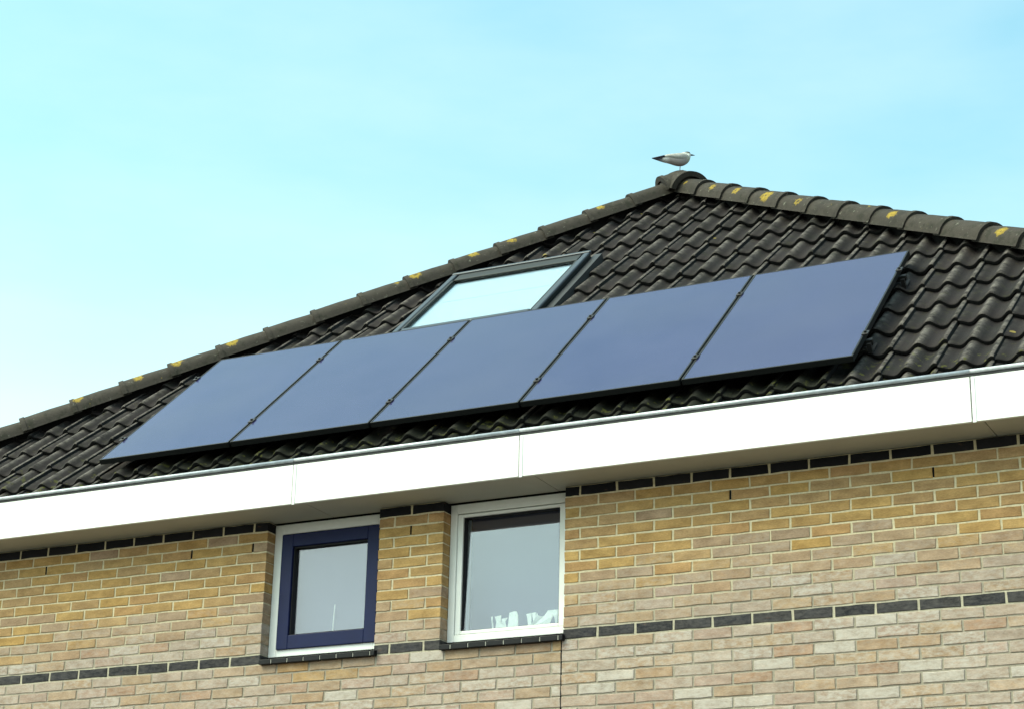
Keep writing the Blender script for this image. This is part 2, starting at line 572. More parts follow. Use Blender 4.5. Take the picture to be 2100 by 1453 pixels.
wall = MB()
yb0, yb1 = 0.0042, 0.30
zl = GZ - 16.5 * C
wall.box(HX0 + .004, W1[0] - .003, yb0, yb1, GZ + SILLZ, ZS)
wall.box(W1[1] + .003, W2[0] - .003, yb0, yb1, GZ + SILLZ, ZS)
wall.box(W2[1] + .003, HX1 - .004, yb0, yb1, GZ + SILLZ, ZS)
wall.box(HX0 + .004, HX1 - .004, yb0, yb1, zl, GZ + SILLZ)
WALL = wall.build('wall', M_MORTAR, house)
lw = MB()
lw.box(HX0, HX1, 0, yb1 - .01, -0.2, zl)
lw.box(HX0, HX0 + .3, yb1, HD - .3, -0.2, ZS)
lw.box(HX1 - .3, HX1, yb1, HD - .3, -0.2, ZS)
lw.box(HX0, HX1, HD - .3, HD, -0.2, ZS)
lw.build('lower_wall', M_FARBRICK, house)


def project(p):
    d = p - CAM
    z = d.dot(fwd)
    return 1050 + 4193.62 * d.dot(rt) / z, 726.5 - 4193.62 * d.dot(upv) / z


OCHRE = [(0.435, 0.275, 0.108), (0.42, 0.27, 0.112), (0.45, 0.29, 0.112), (0.41, 0.265, 0.125), (0.425, 0.26, 0.118),
         (0.415, 0.275, 0.138), (0.445, 0.28, 0.102)]
PINK = [(0.375, 0.262, 0.172), (0.37, 0.265, 0.182), (0.385, 0.28, 0.20), (0.365, 0.247, 0.158), (0.375, 0.266, 0.172)]
PALE = [(0.385, 0.30, 0.242), (0.375, 0.288, 0.232), (0.405, 0.325, 0.27), (0.372, 0.268, 0.216), (0.37, 0.29, 0.238)]
BLACK = [(0.020, 0.020, 0.026), (0.027, 0.027, 0.034), (0.016, 0.017, 0.023), (0.034, 0.033, 0.038)]


def brick_colour(j, xm):
    if j in (0, 13):
        c = random.choice(BLACK)
        if j == 13:
            c = tuple(v * 0.5 for v in c)
        return (*c, 0.10 if j == 0 else 0.0)
    under_sill = j in (-1, -2) and ((W1[0] - .05 < xm < W1[1]) or (W2[0] - .05 < xm < W2[1]))
    edge = 3.6 + 0.55 * max(0, xm) + 0.9 * sin(xm * 1.7) + random.uniform(-1.3, 1.3)   # wash line of the rain
    if under_sill:
        c, e = random.choice(OCHRE[3:6] + PINK), 0.2
    elif j > edge + 1.5:
        c, e = random.choice(OCHRE + OCHRE + OCHRE + OCHRE + PINK[:1]), random.choice((0, 0, 0.04))
    elif j > edge - 1.5:
        c, e = random.choice(OCHRE[3:6] + PINK + PINK), random.choice((0.05, 0.2, 0.3))
    else:
        r = random.random()
        if r < 0.55:
            c, e = random.choice(PALE), random.choice((0.3, 0.5, 0.85))
        elif r < 0.88:
            c, e = random.choice(PINK), random.choice((0.2, 0.35, 0.6))
        elif r < 0.94:
            c, e = (0.36, 0.23, 0.155), 0.35
        else:
            c, e = ((0.44, 0.385, 0.34), 0.8) if (xm > -.2 and j < 2) or j < 0 else (random.choice(PALE), .6)
    f = random.uniform(0.94, 1.05)
    return (*[v * f for v in c], e)


def brick_geometry(x0, x1, z0, z1, depth):
    """one brick with slightly wandering arrises: 24 vertices"""
    jz = 0.0020
    yo = random.uniform(-0.0012, 0.0012)
    bv = random.uniform(0.0016, 0.0030)
    xm1, xm2, zm = x0 + (x1 - x0) * .34, x0 + (x1 - x0) * .68, (z0 + z1) / 2
    ring = [(x0, z0), (xm1, z0), (xm2, z0), (x1, z0), (x1, z1), (xm2, z1), (xm1, z1), (x0, z1)]
    ring = [(x + random.uniform(-jz, jz), z + random.uniform(-jz, jz)) for x, z in ring]
    cx, cz = (x0 + x1) / 2, (z0 + z1) / 2
    v = []
    for x, z in ring:
        v.append((x - math.copysign(bv, x - cx) * (1 if abs(x - cx) > (x1 - x0) * .4 else 0), yo, z - math.copysign(bv, z - cz)))
    for x, z in ring:
        v.append((x, yo + bv, z))
    for x, z in ring:
        v.append((x, depth, z))
    f = [(0, 1, 6, 7), (1, 2, 5, 6), (2, 3, 4, 5)]
    for i in range(8):
        k = (i + 1) % 8
        f.append((i, 8 + i, 8 + k, k))
        f.append((8 + i, 16 + i, 16 + k, 8 + k))
    return v, f


XL0, XM0, XR0 = -17.7265 * B, -5.8386 * B, 0.0     # bond of the three wall fields
CRACK = -0.212
brick_list = []


def lay_row(j, xa, xb, origin, depth_a=None, depth_b=None):
    off = origin - (0.5 * B if j % 2 else 0)
    k = math.floor((xa - off) / B)
    jt = 0.0112
    z0, z1 = GZ + (j - .5) * C + jt * .42, GZ + (j + .5) * C - jt * .42
    if j == 13:
        z1 = ZS - 0.003
    while off + k * B < xb - 0.012:
        jw = 0.014 if j in (0, 13) else jt
        x0 = max(off + k * B + jw / 2, xa)
        x1 = min(off + (k + 1) * B - jw / 2, xb)
        if x1 - x0 > 0.025:
            d = 0.02
            if depth_a and abs(x0 - xa) < 1e-6:
                d = depth_a
            if depth_b and abs(x1 - xb) < 1e-6:
                d = depth_b
            brick_list.append((x0, x1, z0, z1, d, j))
        k += 1


for j in range(-16, 14):
    if j >= 0:
        lay_row(j, HX0, W1[0], XL0, 0.1, 0.092)
        lay_row(j, W1[1], W2[0], XM0, 0.092, 0.092)
        lay_row(j, W2[1], HX1, XR0, 0.092, 0.1)
    else:
        lay_row(j, HX0, CRACK - 0.003, XL0, 0.1)
        lay_row(j, CRACK + 0.003, HX1, XR0, None, 0.1)

scored = []
for b in brick_list:
    c0 = project(Vector((b[0], 0, b[2])))
    c1 = project(Vector((b[1], 0, b[3])))
    mx, my = (c0[0] + c1[0]) / 2, (c0[1] + c1[1]) / 2
    vis = -20 < mx < 2110 and my < 1463
    scored.append(((abs(c1[0] - c0[0]) * abs(c1[1] - c0[1])) if vis else 0, b))
scored.sort(key=lambda t: -t[0])
rv, rf, ra = [], [], []
for i, (a, b) in enumerate(scored):
    v, f = brick_geometry(*b[:5])
    col = brick_colour(b[5], (b[0] + b[1]) / 2)
    if i < 296:
        make_obj('brick', v, f, M_BRICK, WALL, attr=[col] * len(v))
    else:
        k = len(rv)
        rv += v
        rf += [tuple(k + q for q in t) for t in f]
        ra += [col] * len(v)
rest = make_obj('bricks', rv, rf, M_BRICK, WALL, attr=ra)
rest['kind'] = 'stuff'
# open perpends and the expansion joint
for x in (-3.792, -2.690, -2.250, -1.1745, 0.770, 1.870):
    MB().box(x - .0048, x + .0048, 0.0015, 0.03, GZ + 10.62 * C, GZ + 11.46 * C).build('weep_hole', M_DARK, WALL)
MB().box(CRACK - .0035, CRACK + .0035, 0.002, 0.03, zl + .001, GZ + SILLZ - .001).build('expansion_joint', M_DARK, WALL)

# ------------------------------------------------------------------ eaves
FY = -0.2786
EX0, EX1 = -6.44, 4.42
fas = MB()
fas.box(EX0, EX1, FY + .022, FY + .05, ZS + .02, GZ + 1.05)
FASCIA = fas.build('fascia', M_DARK, house)
fj = [EX0, -4.31, -1.815, -0.352, 2.152, EX1]
for i in range(5):
    o = MB().box(fj[i] + .0035, fj[i + 1] - .0035, FY, FY + .02, ZS, GZ + 1.064).build('fascia_board', M_WHITE, FASCIA)
    bevel(o, 0.002)
for x in fj[1:-1]:
    o = MB().box(x + .0036, x + .022, FY - .004, FY - .0005, ZS - .006, GZ + 1.062).build('joint_cover', M_WHITE, FASCIA)
    bevel(o, 0.0015)
# boards along the other three eaves
SB = HD - FY
oth = MB()
oth.box(EX0 - .001, EX0 + .02, FY + .024, SB - .022, ZS, GZ + 1.064)
oth.box(EX1 - .02, EX1 + .001, FY + .024, SB - .022, ZS, GZ + 1.064)
oth.box(EX0, EX1, SB - .02, SB, ZS, GZ + 1.064)
oth.build('side_fascia', M_WHITE, house)
sof = MB()
sof.box(EX0 + .02, EX1 - .02, FY + .055, 0.30, ZS + .016, ZS + .03)
sof.box(EX0 + .02, HX0 + .2, 0.30, SB - .03, ZS + .004, ZS + .016)
sof.box(HX1 - .2, EX1 - .02, 0.30, SB - .03, ZS + .004, ZS + .016)
sof.box(HX0 + .2, HX1 - .2, HD - .2, SB - .03, ZS + .004, ZS + .016)
SOFFIT = sof.build('soffit', M_DARK, house)
sj = [EX0 + .022, -4.24, -1.742, -0.272, 2.205, EX1 - .022]
for i in range(5):
    o = MB().box(sj[i] + .0025, sj[i + 1] - .0025, FY + .0215, 0.074, ZS + .0035, ZS + .0150).build('soffit_board', M_SOFFIT, SOFFIT)
# dark gap over the windows
gut = MB()
gut.box(EX0 + .01, EX1 - .01, FY + .008, FY + .014, GZ + 1.04, GZ + 1.092)
gut.box(EX0 + .01, EX1 - .01, FY + .014, FY + .150, GZ + 1.03, GZ + 1.036)
gut.box(EX0 + .01, EX1 - .01, FY + .150, FY + .156, GZ + 1.03, GZ + 1.075)
GUTTER = gut.build('gutter', M_ZINCDARK, house)
bead = MB()
for i in range(5):
    bead.tube((fj[i] + .001, FY + .004, GZ + 1.0935), (fj[i + 1] - .001, FY + .004, GZ + 1.0935), 0.0108, 14)
bead.build('gutter_rim', M_ZINC, GUTTER, smooth=True)

# ------------------------------------------------------------------ roof
RP = 0.72116175
RZ0 = 1.327134
SS = Vector((0, cos(RP), sin(RP)))
NN = Vector((0, -sin(RP), cos(RP)))
RO = NN * (RZ0 * cos(RP) - .08) + Vector((0, 0, GZ))
XA, SA, KL, KR = -0.844, 5.258, 0.830, 0.883


def RW(x, s, n):
    return Vector((x, 0, 0)) + SS * s + NN * n + RO


ROOFM = Matrix((
    (1, 0, 0, RO.x), (0, SS.y, NN.y, RO.y), (0, SS.z, NN.z, RO.z), (0, 0, 0, 1)))   # x, s, n -> world

un = -0.115
apex = RW(XA, SA, un)
el = RW(XA - (SA - .62) / KL + .05, .62, un)
er = RW(XA + (SA - .62) / KR - .05, .62, un)
bl = Vector((el.x, 2 * apex.y - el.y, el.z))
br = Vector((er.x, 2 * apex.y - er.y, er.z))
ROOF = make_obj('roof', [apex, el, er, br, bl], [(0, 1, 2), (0, 4, 1), (0, 2, 3), (0, 3, 4), (1, 4, 3, 2)], M_UNDER, house)

# side and back slopes: tiled sheets the photograph does not show
up = Vector((0, 0, .085))
side = make_obj('side_slope', [apex + up, el + up, bl + up, br + up, er + up],
                [(0, 2, 1), (0, 4, 3), (0, 3, 2)], M_TILE, ROOF)

TW, TG, TL = 0.301, 0.324, 0.400
S0 = 0.603
XN = 1.878                       # a narrow-roll crest
NSEG = 20


def profile(x):
    f = 0.5 + 0.5 * cos(2 * pi * (x - .1355) / .1505)
    f = f ** (1.15 if x < .211 else 1.7)
    h = 0.040 * (f - 1)
    if x < .035:
        h -= 0.017 * (1 - x / .035)
    return h, f


def tile_geometry():
    v, f, cr = [], [], []
    xs = [0.299 * i / NSEG for i in range(NSEG + 1)]
    ss = [(-0.0005, -0.006), (0.006, 0.0), (0.17, -0.0), (TL, -0.0)]
    tilt = 0.031 / TG
    th = 0.027
    # rows: nose underside, nose face top, rounded arris, mid, upper end
    rowsd = [(0.004, -th), (-0.001, -0.007), (0.006, 0.0), (0.17, 0.0), (TL, 0.0)]
    for s, dn in rowsd:
        for x in xs:
            h, fc = profile(x)
            v.append((x, s, h + dn - tilt * max(s, 0)))
            cr.append(fc ** 4)
    n = NSEG + 1
    for r in range(len(rowsd) - 1):
        for i in range(NSEG):
            a = r * n + i
            f.append((a, a + 1, a + n + 1, a + n))
    # right edge drop and underside lip
    base = len(v)
    for s, dn in ((0.004, -th), (0.006, 0), (0.17, 0.0), (TL, 0.0)):
        h, fc = profile(.299)
        v.append((.2985, s, h - th - tilt * s)); cr.append(0)
    for q, r in ((0, 2), (1, 3)):
        a, b2 = base + q + 1, base + q + 2
        t0, t1 = (2 + q) * n + NSEG, (3 + q) * n + NSEG
        f.append((t0, a, b2, t1))
    f.append((1 * n + NSEG, base, base + 1, 2 * n + NSEG))
    # underside of nose
    base2 = len(v)
    for x in xs:
        h, fc = profile(x)
        v.append((x, 0.09, h - th - tilt * .09)); cr.append(0)
    for i in range(NSEG):
        f.append((i + 1, i, base2 + i, base2 + i + 1))
    return v, f, cr


tv, tf, tcr = tile_geometry()
tile_me = bpy.data.meshes.new('tile')
tile_me.from_pydata(tv, [], tf)
tile_me.update()
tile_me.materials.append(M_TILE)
tile_me.materials.append(M_NOSE)
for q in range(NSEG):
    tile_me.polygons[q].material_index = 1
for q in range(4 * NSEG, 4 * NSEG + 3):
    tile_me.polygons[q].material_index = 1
at = tile_me.attributes.new('crest', 'FLOAT', 'POINT')
at.data.foreach_set('value', tcr)
tile_me.polygons.foreach_set('use_smooth', [True] * len(tile_me.polygons))
tile_me.set_sharp_from_angle(angle=radians(50))

SKX0, SKX1, SKS0, SKS1 = -2.165, -1.062, 2.66, 3.812


def clip_tile(origin, lines):
    me = tile_me.copy()
    bm = bmesh.new()
    bm.from_mesh(me)
    for p, nrm in lines:
        bmesh.ops.bisect_plane(bm, geom=bm.verts[:] + bm.edges[:] + bm.faces[:],
                               plane_co=(p[0] - origin[0], p[1] - origin[1], 0), plane_no=(*nrm, 0), clear_outer=True)
    ok = len(bm.faces) > 0
    bm.to_mesh(me)
    bm.free()
    me.polygons.foreach_set('use_smooth', [True] * len(me.polygons))
    me.set_sharp_from_angle(angle=radians(50))
    return me if ok else None


x_first = XN - 0.285
ncol0 = math.floor((-6.6 - x_first) / TW)
MARG = -0.02
for r in range(0, 15):
    s = S0 + r * TG
    for cidx in range(ncol0, ncol0 + 40):
        x = x_first + cidx * TW
        def inside(px, ps):
            return px > XA - (SA - ps) / KL - MARG and px < XA + (SA - ps) / KR + MARG and ps < SA
        cs = [inside(px, ps) for px in (x, x + TW) for ps in (s, s + TL)]
        if not any(cs):
            continue
        # tiles wholly under the roof window are left out
        if x > SKX0 - .02 and x + TW < SKX1 + .02 and s > SKS0 - .02 and s + TL < SKS1 + .05:
            continue
        me = tile_me
        if not all(cs):
            lines = []
            lines.append(((XA, SA), Vector((-KL, 1)).normalized()))
            lines.append(((XA, SA), Vector((KR, 1)).normalized()))
            me = clip_tile((x, s), lines)
            if me is None:
                continue
        o = bpy.data.objects.new('tile', me)
        COL.objects.link(o)
        o.parent = ROOF
        jit = Matrix.Translation((x + random.uniform(-.002, .002), s + random.uniform(-.008, .008), random.uniform(-.004, .004)))
        rz = Matrix.Rotation(random.uniform(-.009, .009), 4, 'Z') @ Matrix.Rotation(random.uniform(-.012, .012), 4, 'Y')
        o.matrix_basis = ROOFM @ jit @ rz


# hip tiles --------------------------------------------------------------
def hip_mesh():
    v, f = [], []
    na = 18
    L = 0.43
    prof = [(0.0, 0.000, True), (0.0, 0.0, False), (0.035, 0.001, False), (0.037, -0.006, False), (0.22, -0.008, False), (L, -0.018, False)]
    R = 0.125
    for x, dr, inner in prof:
        for i in range(na + 1):
            rr = R + dr - (0.022 if inner else 0)
            if i == 0 or i == na:               # straight skirt below the arch
                v.append((x, (-1 if i == 0 else 1) * rr * 1.01, -.040))
                continue
            t = pi * (i - 1) / (na - 2)
            v.append((x, -cos(t) * rr * 0.98, sin(t) * rr * 0.92 - .018))
    n = na + 1
    for r in range(len(prof) - 1):
        for i in range(na):
            a = r * n + i
            f.append((a, a + n, a + n + 1, a + 1))
    # inner lining a little way in
    b = len(v)
    for i in range(n):
        t = pi * i / na
        v.append((0.2, -cos(t) * (R - .03), sin(t) * (R - .03) * .92 - .018))
    for i in range(na):
        f.append((i, i + 1, b + i + 1, b + i))
    me = bpy.data.meshes.new('hip_tile')
    me.from_pydata(v, [], f)
    me.update()
    me.materials.append(M_HIP)
    me.polygons.foreach_set('use_smooth', [True] * len(me.polygons))
    me.set_sharp_from_angle(angle=radians(40))
    return me


HIPM = hip_mesh()
AP = RW(XA, SA, -0.03)


def hip_line(endx, k, sg, t_first, gauge, count, spots):
    far = RW(XA + sg * 3, SA - 3 * k, -0.03)
    d = (far - AP).normalized()              # downhill
    lat = Vector((0, 0, 1)).cross(d).normalized()
    upn = d.cross(lat)
    if upn.z < 0:
        upn = -upn
    ax = -d                                  # local x runs uphill
    ay = upn.cross(ax)
    for i in range(count):
        t = t_first + i * gauge
        p = AP + d * t + upn * 0.034
        tl = 0.022                            # nose lifted on the tile below
        axx = (ax - upn * tl).normalized()
        uu = axx.cross(ay).normalized() if axx.cross(ay).dot(upn) > 0 else ay.cross(axx).normalized()
        yy = uu.cross(axx)
        a = random.uniform(-.02, .02)
        M = Matrix((
            (axx.x, yy.x, uu.x, p.x), (axx.y, yy.y, uu.y, p.y), (axx.z, yy.z, uu.z, p.z), (0, 0, 0, 1)))
        o = bpy.data.objects.new('hip_tile', HIPM)
        COL.objects.link(o)
        o.parent = ROOF
        o.matrix_basis = M @ Matrix.Rotation(a, 4, 'Z')
        sp = spots.get(i, (random.uniform(.2, .8), random.uniform(.2, .8), 0.0))
        o.color = (sp[0], sp[1], sp[2], 1)


for sg, k_ in ((-1, KL), (1, KR)):          # mortar bed closing the hip from below
    a_ = RW(XA, SA, -.11)
    b_ = RW(XA + sg * 5.4, SA - 5.4 * k_, -.11)
    lat_ = Vector((0, 0, 1)).cross((b_ - a_).normalized()).normalized() * .055
    up_ = Vector((0, 0, .125))
    vv = [a_ - lat_, a_ + lat_, b_ + lat_, b_ - lat_]
    vv = vv + [q + up_ for q in vv]
    make_obj('hip_bed', vv, [(3, 2, 1, 0), (4, 5, 6, 7), (0, 1, 5, 4), (1, 2, 6, 5), (2, 3, 7, 6), (3, 0, 4, 7)], M_UNDER, ROOF)

# y of the spot: local y towards the street is picked by sign below
hip_line(None, KL, -1, 0.412, 0.367, 16,
         {1: (.30, .29, .30), 3: (.30, .28, .34), 4: (.45, .30, .38), 5: (.20, .29, .44), 6: (.75, .30, .18), 9: (.30, .30, .46),
          10: (.17, .30, .42), 11: (.35, .30, .38), 12: (.16, .30, .34), 14: (.22, .29, .36)})
hip_line(None, KR, 1, 0.380, 0.3635, 12,
         {0: (.5, .74, .14), 1: (.45, .74, .28), 2: (.55, .74, .34), 3: (.45, .75, .50), 4: (.35, .76, .30), 6: (.3, .64, .12), 7: (.45, .74, .36), 10: (.5, .74, .38)})

# peak cap: a domed three-way piece with open arched ends
def cap_mesh():
    v, f = [], []
    R, th = 0.172, 0.030
    c0 = Vector((0, 0, 0.008))
    na = 20

    def arm(d, length):
        lat = Vector((0, 0, 1)).cross(d).normalized()
        un_ = d.cross(lat)
        if un_.z < 0:
            un_ = -un_
        rings = [(0.0, R), (length - .03, R + .004), (length - .028, R + .012), (length, R + .012), (length, R - th), (0.02, R - th)]
        k = len(v)
        for t, rr in rings:
            for i in range(na + 1):
                a = pi * i / na
                v.append(c0 + d * t + lat * cos(a) * rr * .98 + un_ * sin(a) * rr * .92)
        n = na + 1
        for q in range(len(rings) - 1):
            for i in range(na):
                a = k + q * n + i
                f.append((a, a + 1, a + n + 1, a + n))
    dL = (RW(XA - 3, SA - 3 * KL, 0) - RW(XA, SA, 0)).normalized()
    dR = (RW(XA + 3, SA - 3 * KR, 0) - RW(XA, SA, 0)).normalized()
    arm(dL, .135)
    arm(dR, .150)
    arm(Vector((0, 1, -.25)).normalized(), .17)
    # dome joining the arms
    k = len(v)
    nu, nv = 28, 8
    for q in range(nv + 1):
        e = pi / 2 * (1 - q / nv) - 0.25 * (q / nv)
        for i in range(nu):
            a = 2 * pi * i / nu
            rr = R + .003
            v.append(c0 + Vector((cos(a) * cos(e) * rr, sin(a) * cos(e) * rr, sin(e) * rr * .93)))
    for q in range(nv):
        for i in range(nu):
            a, b = k + q * nu + i, k + q * nu + (i + 1) % nu
            f.append((a, a + nu, b + nu, b))
    return v, f


cv, cf = cap_mesh()
cap = make_obj('ridge_cap', [Vector(p) + AP for p in cv], cf, M_HIP, ROOF, smooth=True)
cap.data.set_sharp_from_angle(angle=radians(40))
cap.color = (0, 0, 0, 1)


# ------------------------------------------------------------------ roof window
def roofbox(mb, x0, x1, s0, s1, n0, n1):
    return mb.box(x0, x1, s0, s1, n0, n1, lambda p: RW(p.x, p.y, p.z))


sk = MB()
roofbox(sk, SKX0 + .015, SKX1 - .015, SKS1 - .10, SKS1 - .012, -.09, .045)
roofbox(sk, SKX0 + .015, SKX1 - .015, SKS0, SKS0 + .10, -.09, .045)
roofbox(sk, SKX0 + .015, SKX0 + .07, SKS0 + .10, SKS1 - .10, -.09, .045)
roofbox(sk, SKX1 - .07, SKX1 - .015, SKS0 + .10, SKS1 - .10, -.09, .045)
SKY = sk.build('skylight', M_SKYDARK, house)
o = roofbox(MB(), SKX0, SKX1 - .002, SKS1 - .036, SKS1, .0455, .070).build('top_casing', M_SKYFRAME, SKY); bevel(o, .008)
o = roofbox(MB(), SKX0 + .063, SKX1 - .065, SKS1 - .155, SKS1 - .0375, .046, .060).build('hood', M_SKYDARK, SKY); bevel(o, .004)
for a, b in ((SKX0 + .002, SKX0 + .048), (SKX1 - .050, SKX1 - .004)):
    o = roofbox(MB(), a, b, SKS0 + .004, SKS1 - .0375, .0455, .066).build('side_casing', M_SKYFRAME, SKY); bevel(o, .008)
    mid = (a + b) / 2
    xi = b if mid < -1.5 else a
    roofbox(MB(), xi - (0 if mid < -1.5 else .018), xi + (.018 if mid < -1.5 else 0), SKS0 + .06, SKS1 - .157, .0455, .060).build('gasket', M_SKYDARK, SKY)
o = roofbox(MB(), SKX0 + .066, SKX1 - .068, SKS0 + .004, SKS0 + .058, .0455, .066).build('bottom_casing', M_SKYFRAME, SKY); bevel(o, .008)
roofbox(MB(), SKX1 - .0035, SKX1 + .055, SKS0 - .05, SKS1 + .03, -.05, .022).build('flashing', M_FLASH, SKY)
roofbox(MB(), SKX0 - .055, SKX0 + .0005, SKS0 - .05, SKS1 + .03, -.05, .016).build('flashing', M_FLASH, SKY)
gx0, gx1, gs0, gs1 = SKX0 + .07, SKX1 - .072, SKS0 + .06, SKS1 - .150
roofbox(MB(), gx0, gx1, gs0, gs1, .040, .044).build('pane', M_SKYGLASS, SKY)
for s0_, s1_ in ((gs0, gs0 + .558), (gs0 + .563, gs1 + .02)):
    roofbox(MB(), gx0 + .004, gx1 - .004, s0_, s1_, .020, .026).build('blind_panel', M_BLINDW, SKY)

# ------------------------------------------------------------------ windows
def bar_frame(mb, x0, x1, z0, z1, wl, wr, wb, wt, y0, y1):
    mb.box(x0, x0 + wl, y0, y1, z0, z1)
    mb.box(x1 - wr, x1, y0, y1, z0, z1)
    mb.box(x0 + wl, x1 - wr, y0, y1, z0, z0 + wb)
    mb.box(x0 + wl, x1 - wr, y0, y1, z1 - wt, z1)
    return mb


def sill(name_x0, x1, window_parent, n_tiles, phase):
    """row of black sill tiles with pale joints, sloping outwards"""
    x0 = name_x0
    core = MB()
    ztop, zb = GZ + .022, GZ - .038
    prof = [(.10, ztop), (-.030, GZ - .008), (-.030, zb), (.10, zb)]
    def strip(mb, a, b, inset=0.0):
        k = len(mb.v)
        for x in (a, b):
            for y, z in prof:
                yy = y + inset if y < 0 else y
                mb.v.append(Vector((x, yy, z - (inset if z > zb + .001 else -inset))))
        mb.f += [(k, k + 1, k + 5, k + 4), (k + 1, k + 2, k + 6, k + 5), (k + 2, k + 3, k + 7, k + 6), (k, k + 3, k + 2, k + 1), (k + 4, k + 5, k + 6, k + 7)]
    strip(core, x0 + .003, x1 - .003, 0.0035)
    S = core.build('window_sill', M_SILLJOINT, house)
    w = 0.110
    xs = [x0]
    x = x0 + phase
    while x < x1 - .02:
        xs.append(x)
        x += w
    xs.append(x1)
    for a, b in zip(xs, xs[1:]):
        mb = MB()
        strip(mb, a + (.003 if a > x0 else 0), b - (.003 if b < x1 else 0), random.uniform(-.0008, .0008))
        o = mb.build('sill_tile', M_SILL, S)
        bevel(o, .003)
    return S


# --- left window: white frame, dark blue opening sash
fz0, fz1 = GZ + .024, ZS - .006
w1 = MB()
bar_frame(w1, W1[0] + .002, W1[1] - .002, fz0, fz1, .052, .052, .046, .060, .080, .150)
WIN1 = w1.build('window', M_FRAME, house)
WIN1['label'] = 'small window with dark blue sash'
bevel(WIN1, .003)
o = bar_frame(MB(), W1[0] + .0545, W1[1] - .0465, fz0 + .0465, fz1 - .0605, .006, .003, .003, .006, .084, .146).build('seal', M_SEAL, WIN1)
sx0, sx1, sz0, sz1 = W1[0] + .061, W1[1] - .036, fz0 + .040, fz1 - .066
o = bar_frame(MB(), sx0, sx1, sz0, sz1, .078, .078, .082, .078, .066, .130).build('sash', M_BLUE, WIN1)
bevel(o, .004)
o = bar_frame(MB(), sx0 + .0785, sx1 - .0785, sz0 + .0825, sz1 - .0785, .008, .008, .006, .008, .082, .126).build('glazing_bead', M_SEAL, WIN1)
MB().box(sx0 + .083, sx1 - .083, .106, .110, sz0 + .086, sz1 - .082).build('pane', M_GLASS, WIN1)
MB().box(W1[0] + .03, W1[1] - .03, .160, .166, fz0 + .03, fz1 - .02).build('blind', M_CURTAIN, WIN1)  # added behind the pane to brighten it
sill(W1[0] + .012, W1[1] + .020, WIN1, 7, .083)

# --- right window: white frame, white sash
w2 = MB()
bar_frame(w2, W2[0] + .002, W2[1] - .002, fz0, fz1, .042, .036, .040, .055, .080, .150)
WIN2 = w2.build('window', M_FRAME, house)
WIN2['label'] = 'larger-paned window with white frame'
bevel(WIN2, .003)
ix0, ix1, iz0, iz1 = W2[0] + .0455, W2[1] - .0395, fz0 + .0435, fz1 - .0585
o = bar_frame(MB(), ix0, ix1, iz0, iz1, .034, .034, .020, .018, .088, .146).build('sash', M_FRAME, WIN2)
bevel(o, .004)
bar_frame(MB(), ix0 + .0345, ix1 - .0345, iz0 + .0205, iz1 - .0185, .005, .005, .003, .004, .100, .144).build('seal', M_SEAL, WIN2)
px0, px1, pz0, pz1 = ix0 + .038, ix1 - .038, iz0 + .022, iz1 - .021
# pane alone leaned inwards, shaped to widen the soffit's dark reflection
tl = radians(2.2)
mb = MB()
k = 0
def tiltT(p):
    h = p.z - pz0
    return Vector((p.x, p.y + h * tan(tl), p.z))
mb.box(px0, px1, .112, .116, pz0, pz1, tiltT)
mb.build('pane', M_GLASS, WIN2)
MB().box(W2[0] + .03, W2[1] - .03, .30, .306, fz0 + .03, fz1 - .005).build('blind', M_CURTAIN, WIN2)  # added backing that brightens this pane
rb = MB()
rb.box(W2[0] + .004, W2[0] + .024, .151, .299, fz0, fz1)
rb.box(W2[1] - .024, W2[1] - .004, .151, .299, fz0, fz1)
rb.box(W2[0] + .025, W2[1] - .025, .151, .299, fz0, fz0 + .03)
rb.build('inner_reveal', M_FRAME, WIN2)
sill(W2[0] + .012, W2[1] + .008, WIN2, 7, .070)

# ------------------------------------------------------------------ ornaments on the inner sill
def px(u, v):
    """outline points noted on the pane, put on the ornament's own plane"""
    U, V = 960 + u / 7.5, 1180 + v / 7.5
    return (-0.73 + (U - 1004) * .00305, GZ + .174 + (1262 - V - .09 * (U - 1004)) * .00277)


def ornament(polys, label, ybase, parent_name='ornament'):
    v, f = [], []
    for poly in polys:
        pts = [px(*p) for p in poly]
        n = len(pts)
        k = len(v)
        for y in (0, .006):
            for i, (x, z) in enumerate(pts):
                v.append(Vector((x, ybase + y + .008 * sin(x * 60), z)))
        f.append(tuple(k + i for i in range(n)))
        f.append(tuple(k + n + i for i in reversed(range(n))))
        for i in range(n):
            j2 = (i + 1) % n
            f.append((k + i, k + n + i, k + n + j2, k + j2))
    o = make_obj('ornament', v, f, M_PAPER)
    o['label'] = label
    o['category'] = 'ornament'
    o['group'] = 'white ornaments behind the window pane'
    return o


zlow = 835
ornament([[(330, 615), (352, 610), (350, 665), (368, 790), (395, 790), (410, 700), (395, 645), (380, 612), (495, 595), (497, 700), (510, 700),
           (512, 650), (585, 630), (560, 690), (572, 770), (590, 770), (600, 680), (610, 550), (630, 542), (690, 528), (730, 535), (755, 590), (762, 690),
           (757, zlow), (352, zlow + 10), (345, 720)]],
         'white jagged ornament on the sill, left of the two', .165)
ornament([[(870, 570), (950, 555), (953, 640), (950, 720), (970, 720), (985, 680), (962, 556), (1030, 548), (1022, 640), (1045, 560), (1060, 595), (1100, 608), (1140, 595), (1180, 540),
           (1195, 515), (1350, 503), (1352, 590), (1342, zlow - 60), (1322, 700), (1310, 620), (1290, 600), (1250, 690), (1225, 715), (1225, zlow - 45),
           (905, zlow - 20), (885, 650)]],
         'white jagged ornament on the sill, beside the right edge of the pane', .165)

